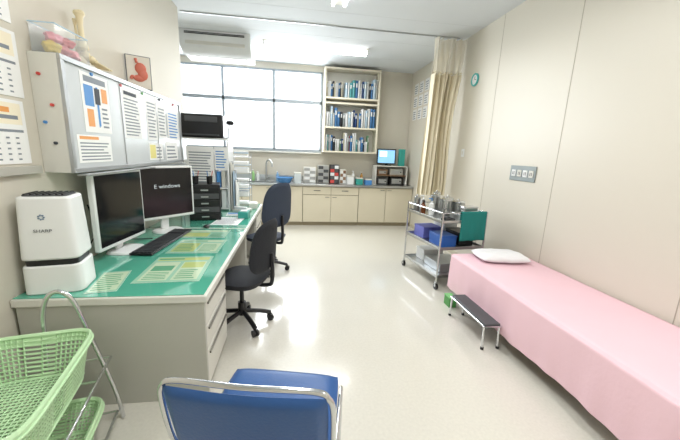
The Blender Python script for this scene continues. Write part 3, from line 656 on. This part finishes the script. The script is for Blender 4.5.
bmesh.ops.remove_doubles(b.bm,verts=b.bm.verts,dist=.0008);b.done('seat',e,[navy],ang=70)
b=B()
for s in (1,-1):
    def g(u,v):
        a=2*u-1;c=2*v-1;h=(max(0,(1-a**10)*(1-c**10)))**.5
        ax=a*(1-.025*c**6);cc=c*(1-.025*a**6)
        return (.256*ax,-.272-.042*cc-.018*(1-a*a)+s*.02*h,.672+.176*cc)
    b.grid(g,28,20)
bmesh.ops.remove_doubles(b.bm,verts=b.bm.verts,dist=.0008);b.done('backrest',e,[navy],ang=70)
# ---------------- green baskets on a stand
RZ=12;bx,by=-1.15,1.26
e=thing('basket_stand','chrome tube stand holding two plastic baskets','stand',(bx,by,0),RZ)
B().tube([(-.03,.40,.38),(-.02,.40,.55),(-.01,.40,.70),(.02,.40,.79),(.07,.40,.81),(.12,.40,.75),(.17,.40,.55),(.25,.40,.2),(.275,.40,.01)],.011,n=12).done('arch_tube',e,[chrome])
for s in (-1,1):
    for z in (.405,.055): B().tube([(s*.25,.40,z),(s*.25,-.38,z)],.007,k=0).done('basket_rail',e,[chrome])
    B().tube([(s*.25,-.385,.01),(s*.25,-.385,.42)],.01,k=0).done('leg',e,[chrome])
B().tube([(-.25,.40,.01),(-.25,.40,.42)],.01,k=0).done('leg',e,[chrome])
for y in (-.38,-.2,.2,.40):
    for z in (.405,.055): B().tube([(-.25,y,z),(.25,y,z)],.006,k=0).done('basket_rail',e,[chrome])
def basket(loc,w,d,h,l):
    e=thing('plastic_basket',l,'basket',loc,RZ)
    sp=lambda x:math.copysign(abs(x)**.27,x)
    raw=[(sp(cos(2*pi*i/720))*w/2,sp(sin(2*pi*i/720))*d/2) for i in range(720)]
    ln=[0]
    for i in range(720):
        p,q=raw[i],raw[(i+1)%720];ln.append(ln[-1]+math.hypot(p[0]-q[0],p[1]-q[1]))
    N=104;P0=[];j=0
    for i in range(N):
        t=ln[-1]*i/N
        while ln[j+1]<t:j+=1
        P0.append(raw[j%720])
    def ring(i,k): return (P0[i%N][0]*k,P0[i%N][1]*k)
    K=10;b=B();G=[[b.V((*ring(i,.84+.16*j/K),h*j/K)) for j in range(K+1)] for i in range(N)]
    for i in range(N):
        for j in range(K): b.F([G[i][j],G[(i+1)%N][j],G[(i+1)%N][j+1],G[i][j+1]])
    b.done('basket_wall',e,[ltgreen],wire=.0125)
    B().grid(lambda u,v:((u-.5)*w*.81,(v-.5)*d*.82,.004),18,28).done('basket_bottom',e,[ltgreen],wire=.011)
    b=B()
    b.grid(lambda u,v:(*[c*(1+.06*v) for c in ring(round(u*N),.995)],h+.012*sin(pi*v)),N,4,closeu=True)
    b.grid(lambda u,v:(*ring(round(u*N),1.055),h-.022*v),N,1,closeu=True)
    b.tube([(*ring(i,1.05),h-.018) for i in range(N)],.007,closed=True,k=0,n=8).tube([(*ring(i,.84),.004) for i in range(N)],.009,closed=True,k=0,n=6)
    b.grid(lambda u,v:(*ring(round(u*N),1.0-.035*(1-v)),h-.04*(1-v)),N,1,closeu=True)
    b.done('rim',e,[ltgreen])
basket((bx,by,.414),.43,.68,.2,'light green plastic mesh basket on the upper stand rails')
basket((bx,by-.01,.064),.455,.68,.15,'light green plastic mesh basket on the lower stand rails')
# ---------------- lights & world
w=bpy.data.worlds.new('World');bpy.context.scene.world=w;w.use_nodes=True
bg=w.node_tree.nodes['Background'];bg.inputs[0].default_value=(.9,.96,1,1);bg.inputs[1].default_value=1.9
li=bpy.data.lights.new('daylight','AREA');li.shape='RECTANGLE';li.size=3.2;li.size_y=1.9;li.energy=200;li.color=(.92,.965,1)
lo=bpy.data.objects.new('window_daylight',li);COL.objects.link(lo);lo.location=(-.95,YB+.6,2.5);lo.rotation_euler=(-pi/2+.15,0,0)
# ---------------- camera
f,th,ps,ro,H=317.,.209,.148,.04,1.55
F=Vector((sin(ps)*cos(th),cos(ps)*cos(th),-sin(th)));R=Vector((cos(ps),-sin(ps),0));U=Vector((sin(ps)*sin(th),cos(ps)*sin(th),cos(th)))
r=R*cos(ro)+U*sin(ro);u=-R*sin(ro)+U*cos(ro)
cd=bpy.data.cameras.new('camera');co=bpy.data.objects.new('camera',cd);COL.objects.link(co)
M=Matrix.Identity(4)
for i in range(3): M[i][0]=r[i];M[i][1]=u[i];M[i][2]=-F[i]
M[2][3]=H;co.matrix_world=M;cd.sensor_width=36;cd.lens=f/680*36;cd.clip_start=.05
bpy.context.scene.camera=co
vs=bpy.context.scene.view_settings;vs.view_transform='Standard';vs.exposure=.22
